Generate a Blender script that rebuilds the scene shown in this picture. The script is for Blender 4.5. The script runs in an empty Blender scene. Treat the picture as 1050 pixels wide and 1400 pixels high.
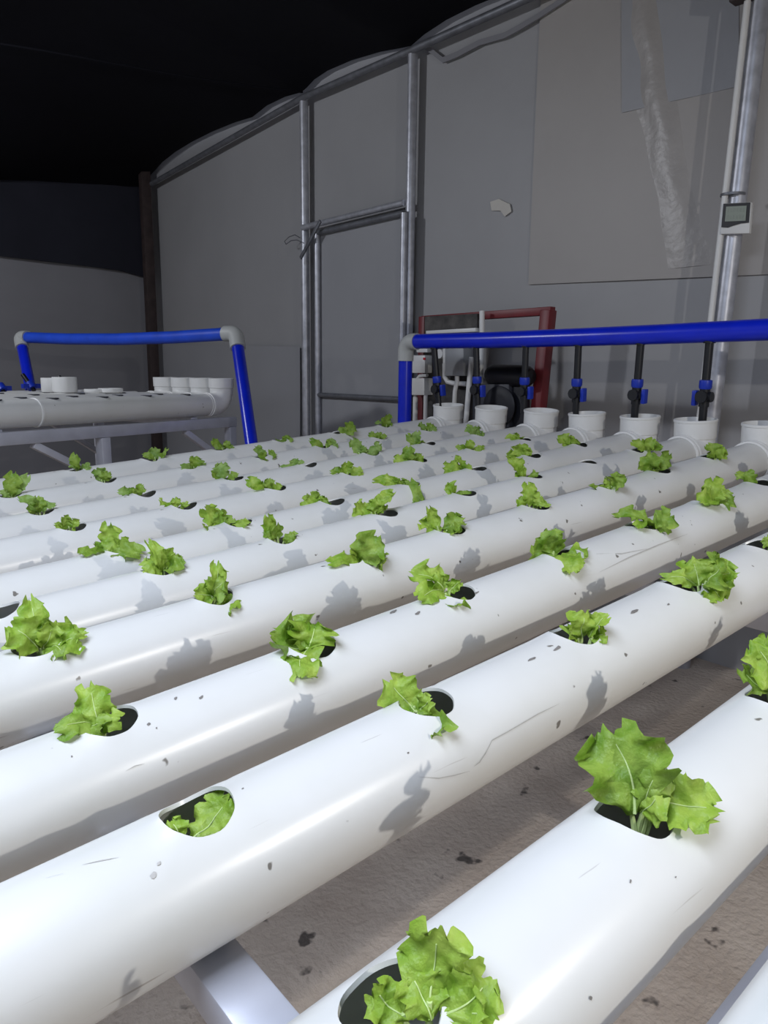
import bpy, bmesh, math, random
from mathutils import Vector, Matrix

# ------------------------------------------------------------------ camera
CAMZ = 1.15
R = Matrix(((0.76084648, 0.11407238, -0.63882715),
            (-0.648833, 0.15091264, -0.74581574),
            (0.01133012, 0.98194341, 0.18883527)))
scene = bpy.context.scene
col = scene.collection
cam_d = bpy.data.cameras.new('camera')
cam_d.sensor_fit = 'VERTICAL'
cam_d.sensor_height = 24.0
cam_d.lens = 24.0 * 1000.0 / 1400.0
cam_d.clip_start = 0.02
cam = bpy.data.objects.new('camera', cam_d)
col.objects.link(cam)
cam.matrix_world = Matrix.Translation((0, 0, CAMZ)) @ R.to_4x4()
scene.camera = cam

# ------------------------------------------------------------------ pipe frame of the growing table
PD = Vector((0.9974746, 0.0, 0.0710235))      # along the channels (they rise towards the feed end)
PL = Vector((0.0, 1.0, 0.0))                  # across the channels
PN = Vector((-0.0710235, 0.0, 0.9974746))     # table normal
C0 = Vector((0, 0, CAMZ))
H = 0.40
PR = 0.055
def pf(s, t, n):
    return C0 + PL * s + PD * t + PN * n

# ------------------------------------------------------------------ light
w = bpy.data.worlds.new('world')
scene.world = w
w.use_nodes = True
w.node_tree.nodes['Background'].inputs['Color'].default_value = (0.60, 0.66, 0.85, 1)
w.node_tree.nodes['Background'].inputs['Strength'].default_value = 0.16

def point_lamp(name, loc, power, color, size):
    d = bpy.data.lights.new(name, 'POINT')
    d.energy = power
    d.color = color
    d.shadow_soft_size = size
    o = bpy.data.objects.new(name, d)
    o.location = loc
    col.objects.link(o)
    return o
point_lamp('aisle_lamp', pf(-0.95, 0.95, 0.33), 42, (1.0, 0.96, 0.90), 0.012)
point_lamp('ceiling_lamp', Vector((-0.5, 4.0, 2.60)), 92, (0.90, 0.93, 1.0), 0.08)
def area_lamp(name, loc, power, color, sx, sy):
    d = bpy.data.lights.new(name, 'AREA')
    d.shape = 'RECTANGLE'; d.size = sx; d.size_y = sy
    d.energy = power; d.color = color
    o = bpy.data.objects.new(name, d)
    o.location = loc
    col.objects.link(o)
    return o
# unseen soft fill light added overhead, above and behind the camera
area_lamp('overhead_fill', (-0.7, 0.45, 2.60), 70, (0.76, 0.84, 1.0), 1.4, 1.4)

scene.view_settings.view_transform = 'Standard'
scene.view_settings.look = 'None'
scene.view_settings.exposure = 0.15
scene.view_settings.gamma = 1.0
scene.view_settings.use_curve_mapping = False

# ------------------------------------------------------------------ pixel helpers (1050 x 1400 frame)
def ray(px, py):
    return (R @ Vector((px - 525.0, 700.0 - py, -1000.0))).normalized()
def onX(px, py, X):
    q = ray(px, py)
    return C0 + q * (X / q.x)
def onY(px, py, Y):
    q = ray(px, py)
    return C0 + q * (Y / q.y)
def onT(px, py, t):
    q = ray(px, py)
    return C0 + q * (t / q.dot(PD))
def atD(px, py, dist):
    return C0 + ray(px, py) * dist
def px_of(p):
    c = R.transposed() @ (p - C0)
    return 525 + 1000 * c.x / -c.z, 700 - 1000 * c.y / -c.z

# ------------------------------------------------------------------ materials
def lin(c):
    out = []
    for v in c:
        v = v / 255.0
        out.append(v / 12.92 if v <= 0.04045 else ((v + 0.055) / 1.055) ** 2.4)
    return tuple(out) + (1.0,)
M = {}
def mat(name, rgb, rough=0.5, metal=0.0, var=0.0, scale=8.0, bump=0.0, bscale=60.0, spec=0.5, rgb2=None, detail=4.0, stretch=None):
    m = bpy.data.materials.new(name)
    m.use_nodes = True
    nt = m.node_tree
    b = nt.nodes['Principled BSDF']
    b.inputs['Roughness'].default_value = rough
    b.inputs['Metallic'].default_value = metal
    b.inputs['Specular IOR Level'].default_value = spec
    tc = nt.nodes.new('ShaderNodeTexCoord')
    src = tc.outputs['Object']
    if stretch:
        mp = nt.nodes.new('ShaderNodeMapping')
        mp.inputs['Scale'].default_value = stretch
        nt.links.new(src, mp.inputs['Vector'])
        src = mp.outputs['Vector']
    base = lin(rgb)
    if var > 0 or rgb2:
        n = nt.nodes.new('ShaderNodeTexNoise')
        n.inputs['Scale'].default_value = scale
        n.inputs['Detail'].default_value = detail
        nt.links.new(src, n.inputs['Vector'])
        r = nt.nodes.new('ShaderNodeValToRGB')
        r.color_ramp.elements[0].position = 0.3
        r.color_ramp.elements[1].position = 0.7
        c2 = lin(rgb2) if rgb2 else tuple(min(1, v * (1 + var)) for v in base[:3]) + (1,)
        c1 = base if rgb2 else tuple(v * (1 - var) for v in base[:3]) + (1,)
        r.color_ramp.elements[0].color = c1
        r.color_ramp.elements[1].color = c2
        nt.links.new(n.outputs['Fac'], r.inputs['Fac'])
        nt.links.new(r.outputs['Color'], b.inputs['Base Color'])
    else:
        b.inputs['Base Color'].default_value = base
    if bump > 0:
        n2 = nt.nodes.new('ShaderNodeTexNoise')
        n2.inputs['Scale'].default_value = bscale
        n2.inputs['Detail'].default_value = 6
        nt.links.new(src, n2.inputs['Vector'])
        bp = nt.nodes.new('ShaderNodeBump')
        bp.inputs['Strength'].default_value = bump
        bp.inputs['Distance'].default_value = 0.01
        nt.links.new(n2.outputs['Fac'], bp.inputs['Height'])
        nt.links.new(bp.outputs['Normal'], b.inputs['Normal'])
    M[name] = m
    return m

def pvc_material():
    m = mat('white_pvc', (228, 228, 226), rough=0.30, spec=0.5)
    nt = m.node_tree
    b = nt.nodes['Principled BSDF']
    tc = nt.nodes.new('ShaderNodeTexCoord')
    # sparse small grime specks
    n1 = nt.nodes.new('ShaderNodeTexNoise'); n1.inputs['Scale'].default_value = 48; n1.inputs['Detail'].default_value = 2
    nt.links.new(tc.outputs['Object'], n1.inputs['Vector'])
    r1 = nt.nodes.new('ShaderNodeValToRGB')
    r1.color_ramp.elements[0].position = 0.745; r1.color_ramp.elements[1].position = 0.77
    nt.links.new(n1.outputs['Fac'], r1.inputs['Fac'])
    # thin lengthwise scratches
    mp = nt.nodes.new('ShaderNodeMapping'); mp.inputs['Scale'].default_value = (7, 160, 160)
    mp.inputs['Rotation'].default_value = (0, 0, 0.12)
    nt.links.new(tc.outputs['Object'], mp.inputs['Vector'])
    n2 = nt.nodes.new('ShaderNodeTexNoise'); n2.inputs['Scale'].default_value = 1.0; n2.inputs['Detail'].default_value = 2
    nt.links.new(mp.outputs['Vector'], n2.inputs['Vector'])
    r2 = nt.nodes.new('ShaderNodeValToRGB')
    r2.color_ramp.elements[0].position = 0.75; r2.color_ramp.elements[1].position = 0.80
    nt.links.new(n2.outputs['Fac'], r2.inputs['Fac'])
    # broad faint dust
    n3 = nt.nodes.new('ShaderNodeTexNoise'); n3.inputs['Scale'].default_value = 7; n3.inputs['Detail'].default_value = 5
    nt.links.new(tc.outputs['Object'], n3.inputs['Vector'])
    r3 = nt.nodes.new('ShaderNodeValToRGB')
    r3.color_ramp.elements[0].position = 0.3; r3.color_ramp.elements[1].position = 0.75
    r3.color_ramp.elements[0].color = lin((218, 218, 216)); r3.color_ramp.elements[1].color = lin((209, 209, 204))
    nt.links.new(n3.outputs['Fac'], r3.inputs['Fac'])
    mx = nt.nodes.new('ShaderNodeMix'); mx.data_type = 'RGBA'
    mx.inputs['B'].default_value = lin((118, 114, 108))
    nt.links.new(r1.outputs['Color'], mx.inputs['Factor'])
    nt.links.new(r3.outputs['Color'], mx.inputs['A'])
    mx2 = nt.nodes.new('ShaderNodeMix'); mx2.data_type = 'RGBA'
    mx2.inputs['B'].default_value = lin((176, 172, 166))
    nt.links.new(r2.outputs['Color'], mx2.inputs['Factor'])
    nt.links.new(mx.outputs['Result'], mx2.inputs['A'])
    nt.links.new(mx2.outputs['Result'], b.inputs['Base Color'])
pvc_material()

def leaf_material(name, c1, c2):
    m = mat(name, c1, rough=0.42, rgb2=c2, scale=45, bump=0.35, bscale=140, spec=0.4)
    nt = m.node_tree
    b = nt.nodes['Principled BSDF']
    out = nt.nodes['Material Output']
    tr = nt.nodes.new('ShaderNodeBsdfTranslucent')
    mixs = nt.nodes.new('ShaderNodeMixShader'); mixs.inputs['Fac'].default_value = 0.30
    ramp = [n for n in nt.nodes if n.type == 'VALTORGB'][0]
    nt.links.new(ramp.outputs['Color'], tr.inputs['Color'])
    nt.links.new(b.outputs['BSDF'], mixs.inputs[1])
    nt.links.new(tr.outputs['BSDF'], mixs.inputs[2])
    nt.links.new(mixs.outputs['Shader'], out.inputs['Surface'])
leaf_material('leaf_bright', (124, 166, 42), (180, 206, 92))
leaf_material('leaf_mid', (110, 150, 42), (162, 190, 84))
leaf_material('leaf_pale', (120, 158, 66), (166, 194, 108))
mat('leaf_stem', (190, 210, 140), rough=0.5, var=0.1, scale=80)
mat('fitting_pvc', (224, 224, 222), rough=0.35, var=0.02, scale=12)
mat('blue_pvc', (14, 38, 196), rough=0.28, var=0.10, scale=10)
mat('blue_pvc_old', (34, 78, 206), rough=0.42, var=0.14, scale=9)
mat('grey_fitting', (176, 178, 176), rough=0.45, var=0.04)
mat('black_plastic', (24, 25, 30), rough=0.4, var=0.1)
mat('blue_plastic', (20, 50, 170), rough=0.4, var=0.08)
mat('galvanised', (186, 188, 196), rough=0.42, metal=0.5, var=0.18, scale=24, bump=0.06, bscale=50)
mat('galvanised_dull', (120, 122, 128), rough=0.48, metal=0.5, var=0.2, scale=20)
mat('aluminium', (200, 202, 212), rough=0.38, metal=0.35, var=0.08, scale=14)
mat('tarp_grey', (157, 157, 159), rough=0.5, var=0.035, scale=2.2, bump=0.18, bscale=9, detail=6)
mat('tarp_lit_patch', (163, 159, 156), rough=0.5, var=0.03, scale=2.5, bump=0.18, bscale=9, detail=6)  # light on the wall put into a warmer sheet colour
mat('tarp_cool', (153, 154, 158), rough=0.5, var=0.03, scale=2.5, bump=0.15, bscale=10, detail=6)
mat('glare_fold', (165, 161, 158), rough=0.36, var=0.05, scale=9, bump=0.3, bscale=26, detail=6)  # slightly lighter, glossier tone for the glare streak
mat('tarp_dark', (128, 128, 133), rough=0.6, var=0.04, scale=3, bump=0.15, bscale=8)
mat('shade_cloth', (13, 13, 20), rough=0.85, var=0.12, scale=3, spec=0.15, bump=0.1, bscale=14)
mat('shade_cloth_wall', (40, 41, 50), rough=0.8, var=0.10, scale=3, spec=0.15)
mat('reflection_pale', (196, 192, 184), rough=0.3, var=0.05)  # pale colour for the painted reflection spot
mat('rust_brown', (56, 45, 44), rough=0.7, var=0.25, scale=18)
mat('maroon_paint', (112, 34, 40), rough=0.45, var=0.12, scale=14)
mat('white_plastic', (222, 222, 220), rough=0.4, var=0.03)
mat('grey_plastic', (150, 152, 155), rough=0.45, var=0.04)
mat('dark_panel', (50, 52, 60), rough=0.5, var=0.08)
mat('dark_mesh', (20, 22, 30), rough=0.55, var=0.1)
mat('dirty_board', (34, 33, 35), rough=0.7, rgb2=(88, 85, 82), scale=18, detail=6)
mat('screen_lcd', (150, 158, 148), rough=0.2, var=0.02)
mat('screen_digit', (136, 144, 134), rough=0.4)
mat('red_dot', (200, 40, 50), rough=0.4)
mat('root_plug', (60, 52, 40), rough=0.9, var=0.2, scale=90)

def floor_material():
    m = mat('concrete', (184, 169, 156), rough=0.9, rgb2=(208, 195, 182), scale=5.5, bump=0.8, bscale=60, detail=8, spec=0.2)
    nt = m.node_tree
    b = nt.nodes['Principled BSDF']
    link = [l for l in nt.links if l.to_socket == b.inputs['Base Color']][0]
    src = link.from_socket
    tc = [n for n in nt.nodes if n.type == 'TEX_COORD'][0]
    n = nt.nodes.new('ShaderNodeTexNoise'); n.inputs['Scale'].default_value = 17; n.inputs['Detail'].default_value = 3
    nt.links.new(tc.outputs['Object'], n.inputs['Vector'])
    r = nt.nodes.new('ShaderNodeValToRGB')
    r.color_ramp.elements[0].position = 0.66; r.color_ramp.elements[1].position = 0.72
    nt.links.new(n.outputs['Fac'], r.inputs['Fac'])
    mx = nt.nodes.new('ShaderNodeMix'); mx.data_type = 'RGBA'
    mx.inputs['B'].default_value = lin((100, 93, 88))
    nt.links.new(r.outputs['Color'], mx.inputs['Factor'])
    nt.links.new(src, mx.inputs['A'])
    nt.links.new(mx.outputs['Result'], b.inputs['Base Color'])
floor_material()

# ------------------------------------------------------------------ mesh builder
def frame(z):
    z = z.normalized()
    a = Vector((0, 0, 1)) if abs(z.z) < 0.9 else Vector((1, 0, 0))
    x = a.cross(z).normalized()
    return x, z.cross(x)

class MB:
    def __init__(self):
        self.v = []; self.f = []
    def add(self, vs, fs):
        o = len(self.v)
        self.v += [Vector(p) for p in vs]
        self.f += [tuple(i + o for i in q) for q in fs]
        return self
    def box(self, c, hx, hy, hz, X=None, Y=None, Z=None):
        c = Vector(c)
        X = X or Vector((1, 0, 0)); Y = Y or Vector((0, 1, 0)); Z = Z or Vector((0, 0, 1))
        vs = [c + X * (hx * i) + Y * (hy * j) + Z * (hz * k) for k in (-1, 1) for j in (-1, 1) for i in (-1, 1)]
        return self.add(vs, [(0, 2, 3, 1), (4, 5, 7, 6), (0, 1, 5, 4), (2, 6, 7, 3), (0, 4, 6, 2), (1, 3, 7, 5)])
    def bar(self, a, b, wd, ht, up=None):
        a = Vector(a); b = Vector(b)
        z = (b - a).normalized()
        up = up or Vector((0, 0, 1))
        if abs(up.dot(z)) > 0.95: up = Vector((1, 0, 0))
        x = up.cross(z).normalized(); y = z.cross(x)
        return self.box((a + b) / 2, wd / 2, ht / 2, (b - a).length / 2, x, y, z)
    def tube(self, pts, r, seg=14, cap=True, closed=False):
        pts = [Vector(p) for p in pts]
        rs = r if isinstance(r, (list, tuple)) else [r] * len(pts)
        n = len(pts)
        vs = []; fs = []
        x = None
        for i in range(n):
            if i == 0: z = pts[1] - pts[0]
            elif i == n - 1: z = pts[-1] - pts[-2]
            else: z = (pts[i + 1] - pts[i]).normalized() + (pts[i] - pts[i - 1]).normalized()
            z.normalize()
            if x is None: x, y = frame(z)
            else:
                x = (x - z * x.dot(z)).normalized(); y = z.cross(x)
            for k in range(seg):
                a = 2 * math.pi * k / seg
                vs.append(pts[i] + (x * math.cos(a) + y * math.sin(a)) * rs[i])
        for i in range(n - 1):
            for k in range(seg):
                k2 = (k + 1) % seg
                fs.append((i * seg + k, i * seg + k2, (i + 1) * seg + k2, (i + 1) * seg + k))
        if cap:
            fs.append(tuple(reversed(range(seg))))
            fs.append(tuple((n - 1) * seg + k for k in range(seg)))
        return self.add(vs, fs)
    def lathe(self, o, axis, prof, seg=32):
        # prof: list of (radius, height along axis)
        z = axis.normalized(); x, y = frame(z)
        vs = []; fs = []
        for rr, h in prof:
            for k in range(seg):
                a = 2 * math.pi * k / seg
                vs.append(Vector(o) + z * h + (x * math.cos(a) + y * math.sin(a)) * rr)
        for i in range(len(prof) - 1):
            for k in range(seg):
                k2 = (k + 1) % seg
                fs.append((i * seg + k, i * seg + k2, (i + 1) * seg + k2, (i + 1) * seg + k))
        return self.add(vs, fs)
    def prism(self, pts, off):
        # polygon pts extruded by vector off
        n = len(pts); off = Vector(off)
        vs = [Vector(p) for p in pts] + [Vector(p) + off for p in pts]
        fs = [tuple(reversed(range(n))), tuple(range(n, 2 * n))]
        fs += [(i, (i + 1) % n, n + (i + 1) % n, n + i) for i in range(n)]
        return self.add(vs, fs)
    def build(self, name, m, parent=None, smooth=True, bevel=0.0, angle=40, merge=False):
        me = bpy.data.meshes.new(name)
        off = parent_world(parent) if parent else Vector((0, 0, 0))
        o = bpy.data.objects.new(name, me)
        if parent is None and self.v:
            lo = [min(p[i] for p in self.v) for i in range(3)]; hi = [max(p[i] for p in self.v) for i in range(3)]
            off = Vector(((lo[0] + hi[0]) / 2, (lo[1] + hi[1]) / 2, lo[2]))
            o.location = off
        me.from_pydata([p - off for p in self.v], [], self.f)
        bm = bmesh.new(); bm.from_mesh(me)
        if merge: bmesh.ops.remove_doubles(bm, verts=bm.verts, dist=2e-5)
        bmesh.ops.recalc_face_normals(bm, faces=bm.faces)
        if bevel > 0:
            es = [e for e in bm.edges if len(e.link_faces) == 2 and e.calc_face_angle(0) > 0.6]
            bmesh.ops.bevel(bm, geom=es, offset=bevel, segments=2, affect='EDGES', profile=0.5)
        if smooth:
            for fc in bm.faces: fc.smooth = True
            for e in bm.edges:
                if len(e.link_faces) == 2 and e.calc_face_angle(0) > math.radians(angle): e.smooth = False
        bm.to_mesh(me); bm.free()
        me.materials.append(M[m])
        col.objects.link(o)
        if parent: o.parent = parent
        return o
WLOC = {}
def parent_world(p):
    v = Vector((0, 0, 0))
    while p is not None:
        v = v + p.location
        p = p.parent
    return v
def tag(o, label=None, cat=None, group=None, kind=None):
    if label: o['label'] = label
    if cat: o['category'] = cat
    if group: o['group'] = group
    if kind: o['kind'] = kind
    return o
def thing(name, loc, label, cat, group=None):
    o = bpy.data.objects.new(name, None)
    o.empty_display_size = 0.05
    o.location = loc
    col.objects.link(o)
    return tag(o, label, cat, group)
def struct(mb, name, m, label=None, **k):
    o = mb.build(name, m, None, **k)
    tag(o, label, None, None, 'structure')
    return o
ORD = ['zeroth', 'first', 'second', 'third', 'fourth', 'fifth', 'sixth', 'seventh', 'eighth', 'ninth', 'tenth', 'eleventh']

# ------------------------------------------------------------------ the room
W = 2.85          # back wall
YL = 6.6          # left wall
XB = -3.6
YR = -2.6
struct(MB().box((( XB + W) / 2, (YL + YR) / 2, -0.05), (W - XB) / 2 + 0.3, (YL - YR) / 2 + 0.3, 0.05), 'floor', 'concrete', 'rough grey concrete floor', smooth=False)

def wavy_wall(name, m, a, b, z0, z1, nu, nv, amp, normal, seed, label):
    rnd = random.Random(seed)
    ph = [(rnd.uniform(0.6, 2.6), rnd.uniform(-0.8, 0.8), rnd.uniform(0, 6.28)) for _ in range(5)]
    a = Vector(a); b = Vector(b); L = (b - a).length
    mb = MB(); vs = []; fs = []
    for j in range(nv + 1):
        for i in range(nu + 1):
            u = i / nu * L; v = z0 + (z1 - z0) * j / nv
            d = sum(math.sin(k * u + q * v + p) for k, q, p in ph) / 5 * amp
            p = a.lerp(b, i / nu); p = Vector((p.x, p.y, v)) + normal * d
            vs.append(p)
    for j in range(nv):
        for i in range(nu):
            q = j * (nu + 1) + i
            fs.append((q, q + 1, q + nu + 2, q + nu + 1))
    mb.add(vs, fs)
    return struct(mb, name, m, label)
wb = wavy_wall('wall_back', 'tarp_grey', (W, YR, 0), (W, YL, 0), 0, 3.6, 90, 34, 0.005, Vector((1, 0, 0)), 3, 'grey woven tarpaulin wall behind the pump and door')
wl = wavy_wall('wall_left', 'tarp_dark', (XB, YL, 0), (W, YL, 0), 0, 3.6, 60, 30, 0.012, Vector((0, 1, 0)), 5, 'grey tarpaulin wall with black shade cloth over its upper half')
wavy_wall('wall_right', 'tarp_grey', (XB, YR, 0), (W, YR, 0), 0, 3.6, 40, 20, 0.01, Vector((0, -1, 0)), 7, 'grey tarpaulin side wall')
wavy_wall('wall_front', 'tarp_grey', (XB, YR, 0), (XB, YL, 0), 0, 3.6, 50, 20, 0.01, Vector((-1, 0, 0)), 8, 'grey tarpaulin wall')

# thin toned sheets just proud of the back wall; warm one paints a lit patch
def wall_sheet(name, m, px, X, parent, n=10):
    # px: polygon of four pixels TL TR BR BL
    P = [onX(x, y, X) for x, y in px]
    mb = MB(); vs = []; fs = []
    for lay in (0, 1):
        for j in range(n + 1):
            for i in range(n + 1):
                u = i / n; v = j / n
                p = P[0].lerp(P[1], u).lerp(P[3].lerp(P[2], u), v)
                p = p + Vector((-0.0015 * math.sin(9 * u + 4 * v) + 0.002 * lay, 0, 0))
                vs.append(p)
    for lay in (0, 1):
        o = lay * (n + 1) ** 2
        for j in range(n):
            for i in range(n):
                q = o + j * (n + 1) + i
                fs.append((q, q + 1, q + n + 2, q + n + 1))
    N = n + 1
    ring = [i for i in range(N)] + [j * N + n for j in range(1, N)] + [n * N + i for i in range(n - 1, -1, -1)] + [j * N for j in range(n - 1, 0, -1)]
    for a, b in zip(ring, ring[1:] + ring[:1]): fs.append((a, b, b + N * N, a + N * N))
    mb.add(vs, fs)
    return mb.build(name, m, parent)
wall_sheet('wall_tone_sheet', 'tarp_lit_patch', [(742, -60), (1120, -160), (1120, 372), (722, 389)], W - 0.0105, wb)['label'] = 'warmer grey patch painting a lit area on the tarpaulin'
wall_sheet('wall_tone_sheet', 'tarp_cool', [(850, -70), (1010, -110), (1010, 118), (850, 154)], W - 0.0155, wb)
wall_sheet('wall_tone_sheet', 'tarp_cool', [(206, 470), (410, 474), (410, 640), (206, 640)], W - 0.022, wb)
tp = [(670, 276), (682, 272), (697, 279), (699, 289), (690, 296), (684, 288), (672, 288)]  # outline of a reflection spot painted on the wall
MB().prism([onX(x, y, W - 0.010) for x, y in tp], (0.003, 0, 0)).build('reflection_patch', 'reflection_pale', wb)['label'] = 'small pale patch painting a reflection spot on the tarpaulin'
# shallow raised fold added to stand in for a streak of glare
def fold(pts, wd, hgt, parent, m):
    mb = MB(); vs = []; fs = []; rnd = random.Random(len(pts) * 7 + int(pts[0][0]))
    n = 60; prof = 21
    for i in range(n + 1):
        f = i / n * (len(pts) - 1); k = min(int(f), len(pts) - 2); a = f - k
        x = pts[k][0] * (1 - a) + pts[k + 1][0] * a; y = pts[k][1] * (1 - a) + pts[k + 1][1] * a
        c = onX(x, y, W - 0.0142)
        env = math.sin(math.pi * min(1.0, 0.35 + 0.65 * i / n))
        for j in range(prof):
            u = j / (prof - 1) * 2 - 1
            h = env * hgt * (math.exp(-(u * 2.6) ** 2) + 0.22 * math.exp(-((u - 0.45) * 5) ** 2) * math.sin(i * 0.5)) * (0.85 + 0.15 * math.sin(i * 0.45 + 3 * u))
            vs.append(c + Vector((0.0045 - 0.0045 * math.exp(-(u * 1.5) ** 4) - h, u * wd, 0)))
    for i in range(n):
        for j in range(prof - 1):
            q = i * prof + j
            fs.append((q, q + 1, q + prof + 1, q + prof))
    mb.add(vs, fs)
    return mb.build('glare_fold', m, parent)
fold([(866, -70), (882, 30), (900, 140), (918, 250), (938, 365)], 0.11, 0.012, wb, 'glare_fold')
# dark strip painted as a drooping hem's shadow under the top rail
hp = [(578, 62), (590, 70), (605, 82), (625, 74), (655, 58), (690, 48), (712, 36), (735, 22), (775, -4), (830, -40)]
mb = MB()
for (x0, y0), (x1, y1) in zip(hp, hp[1:]):
    mb.prism([onX(x0, y0 - 4, W - 0.03), onX(x1, y1 - 4, W - 0.03), onX(x1, y1 + 4, W - 0.03), onX(x0, y0 + 4, W - 0.03)], (0.008, 0, 0))
mb.build('hem_shadow_strip', 'tarp_dark', wb)

# black shade cloth hanging over the upper half of the left wall
low = [(-420, 292), (-150, 329), (0, 350), (60, 357), (120, 364), (165, 370), (186, 376), (206, 381), (222, 384)]
mb = MB(); vs = []; fs = []
for i, (x, y) in enumerate(low):
    p = onY(x, y, YL - 0.05)
    vs += [Vector((p.x, p.y, 3.55)), Vector((p.x, p.y - 0.02 * (i % 2), p.z)), Vector((p.x, p.y + 0.01, p.z)), Vector((p.x, p.y + 0.01, 3.55))]
for i in range(len(low) - 1):
    a = i * 4; b = a + 4
    fs += [(a, b, b + 1, a + 1), (a + 1, b + 1, b + 2, a + 2), (a + 2, b + 2, b + 3, a + 3)]
mb.add(vs, fs).build('shade_cloth', 'shade_cloth_wall', wl)['label'] = 'black shade cloth hung over the wall'

# ceiling: black shade cloth, scalloped where it is tied to the top rail of the back wall
hem_px = [(199, 252), (206, 238), (222, 220), (240, 206), (262, 193), (290, 180), (320, 169), (345, 162), (365, 146), (390, 134), (412, 128), (419, 122),
          (430, 110), (448, 98), (480, 84), (520, 72), (548, 67), (562, 64), (580, 48), (610, 28), (650, 8), (690, -8), (722, -14)]
hem = [onX(x, y, W - 0.05) for x, y in hem_px]
hem = [Vector((W - 0.05, YL, hem[0].z - 0.02))] + hem
yy = hem[-1].y
zz = hem[-1].z
while yy > YR:
    yy -= 0.16
    hem.append(Vector((W - 0.05, max(yy, YR), zz + 0.12 * abs(math.sin((yy - 3.1) * 1.9)))))
ZL = onY(0, 252, YL).z
mb = MB(); vs = []; fs = []; nx = 26
for i in range(nx + 1):
    u = (i / nx) ** 1.5
    x = (W - 0.05) * (1 - u) + XB * u
    k = min(1.0, (W - x) / 1.4)
    for h in hem:
        flat = 2.98 - 0.10 * math.cos(h.y * 1.35) * math.cos(x * 1.1) - 0.09 * max(0, (h.y - 4.5))
        g_ = max(0.0, min(1.0, (h.y - 4.6) / (YL - 4.6))); g_ = g_ * g_ * (3 - 2 * g_)
        flat = flat * (1 - g_) + ZL * g_
        vs.append(Vector((x, h.y, h.z * (1 - k) + flat * k + 0.01 * math.sin(3 * x + 5 * h.y) * k)))
nh = len(hem)
for i in range(nx):
    for j in range(nh - 1):
        q = i * nh + j
        fs.append((q, q + 1, q + nh + 1, q + nh))
mb.add(vs, fs)
ce = struct(mb, 'ceiling', 'shade_cloth', 'black shade cloth ceiling sagging between the posts')
# the wire the cloth hangs on
A = onX(414, 126, W - 0.06)
pts = [A]
for i in range(1, 9):
    x = 414 - 60 * i; y = 126 - 9.2 * i + 3 * math.sin(i * 0.7)
    q = ray(x, y)
    pts.append(C0 + q * ((A.z - CAMZ - 0.01 + 0.004 * i) / q.z))
pts = pts[:8]
MB().tube(pts, 0.006, 8).build('ceiling_wire', 'shade_cloth', ce)

# ------------------------------------------------------------------ posts, rail and door of the back wall
def post(px, py, r, z1, label, group=None, m='galvanised', X=W - 0.06):
    p = onX(px, py, X)
    mb = MB().tube([(p.x, p.y, 0), (p.x, p.y, 0.9), (p.x, p.y, z1)], r, 18)
    o = mb.build('support_post', m, None)
    return tag(o, label, 'post', group)
rail_a = onX(199, 256, W - 0.075); rail_b = onX(415, 133, W - 0.075); rail_c = onX(562, 69, W - 0.075); rail_d = onX(720, -2, W - 0.075)
post(417, 350, 0.026, rail_b.z - 0.012, 'galvanised round post on the hinge side of the door')
post(560, 350, 0.026, rail_c.z - 0.012, 'galvanised round post on the latch side of the door')
mb = MB().tube([rail_a, rail_a.lerp(rail_b, 0.5), rail_b, rail_c, rail_d, rail_d + (rail_d - rail_c) * 3.2], 0.019, 14)
tr = mb.build('top_rail', 'galvanised_dull', None)
tag(tr, 'dull galvanised tube running along the top of the tarpaulin wall', 'rail')
# corner post, rusty
p = onX(205, 400, W - 0.12)
tag(MB().box((p.x, p.y, 1.5), 0.04, 0.035, 1.5).build('corner_post', 'rust_brown', None, bevel=0.004), 'dark rusty square post in the corner of the two walls', 'post')
# leaning post on the right with conduit
pa = onX(1041, 0, W - 0.13); pb = onX(985, 470, W - 0.13)
dirp = (pa - pb).normalized()
foot = pb - dirp * (pb.z / dirp.z); top = pa + dirp * ((2.86 - pa.z) / dirp.z)
rp = thing('leaning_post', foot, 'mottled galvanised post leaning beside the blue feed pipe, carrying a thermometer', 'post')
MB().tube([foot, foot.lerp(top, 0.33), foot.lerp(top, 0.66), top], 0.030, 20).build('pole', 'galvanised', rp)
side = R @ Vector((-1, 0, 0)); side = Vector((side.x, side.y, 0)).normalized()
MB().tube([foot + side * 0.046, foot.lerp(top, 0.5) + side * 0.046, top + side * 0.046], 0.011, 10).build('conduit', 'white_plastic', rp)
for f in (0.62, 0.9):
    c = foot.lerp(top, f)
    MB().tube([c - dirp * 0.004 + side * 0.018, c + dirp * 0.004 + side * 0.018], 0.042, 16).build('cable_tie', 'galvanised_dull', rp)
# small dark bracket at the head of the leaning post
mb = MB().prism([onX(996, 3, W - 0.20), onX(1030, -8, W - 0.20), onX(1060, -30, W - 0.20), onX(1000, -26, W - 0.20)], (0.05, 0, 0))
mb.build('bracket', 'rust_brown', rp, bevel=0.003)

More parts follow.
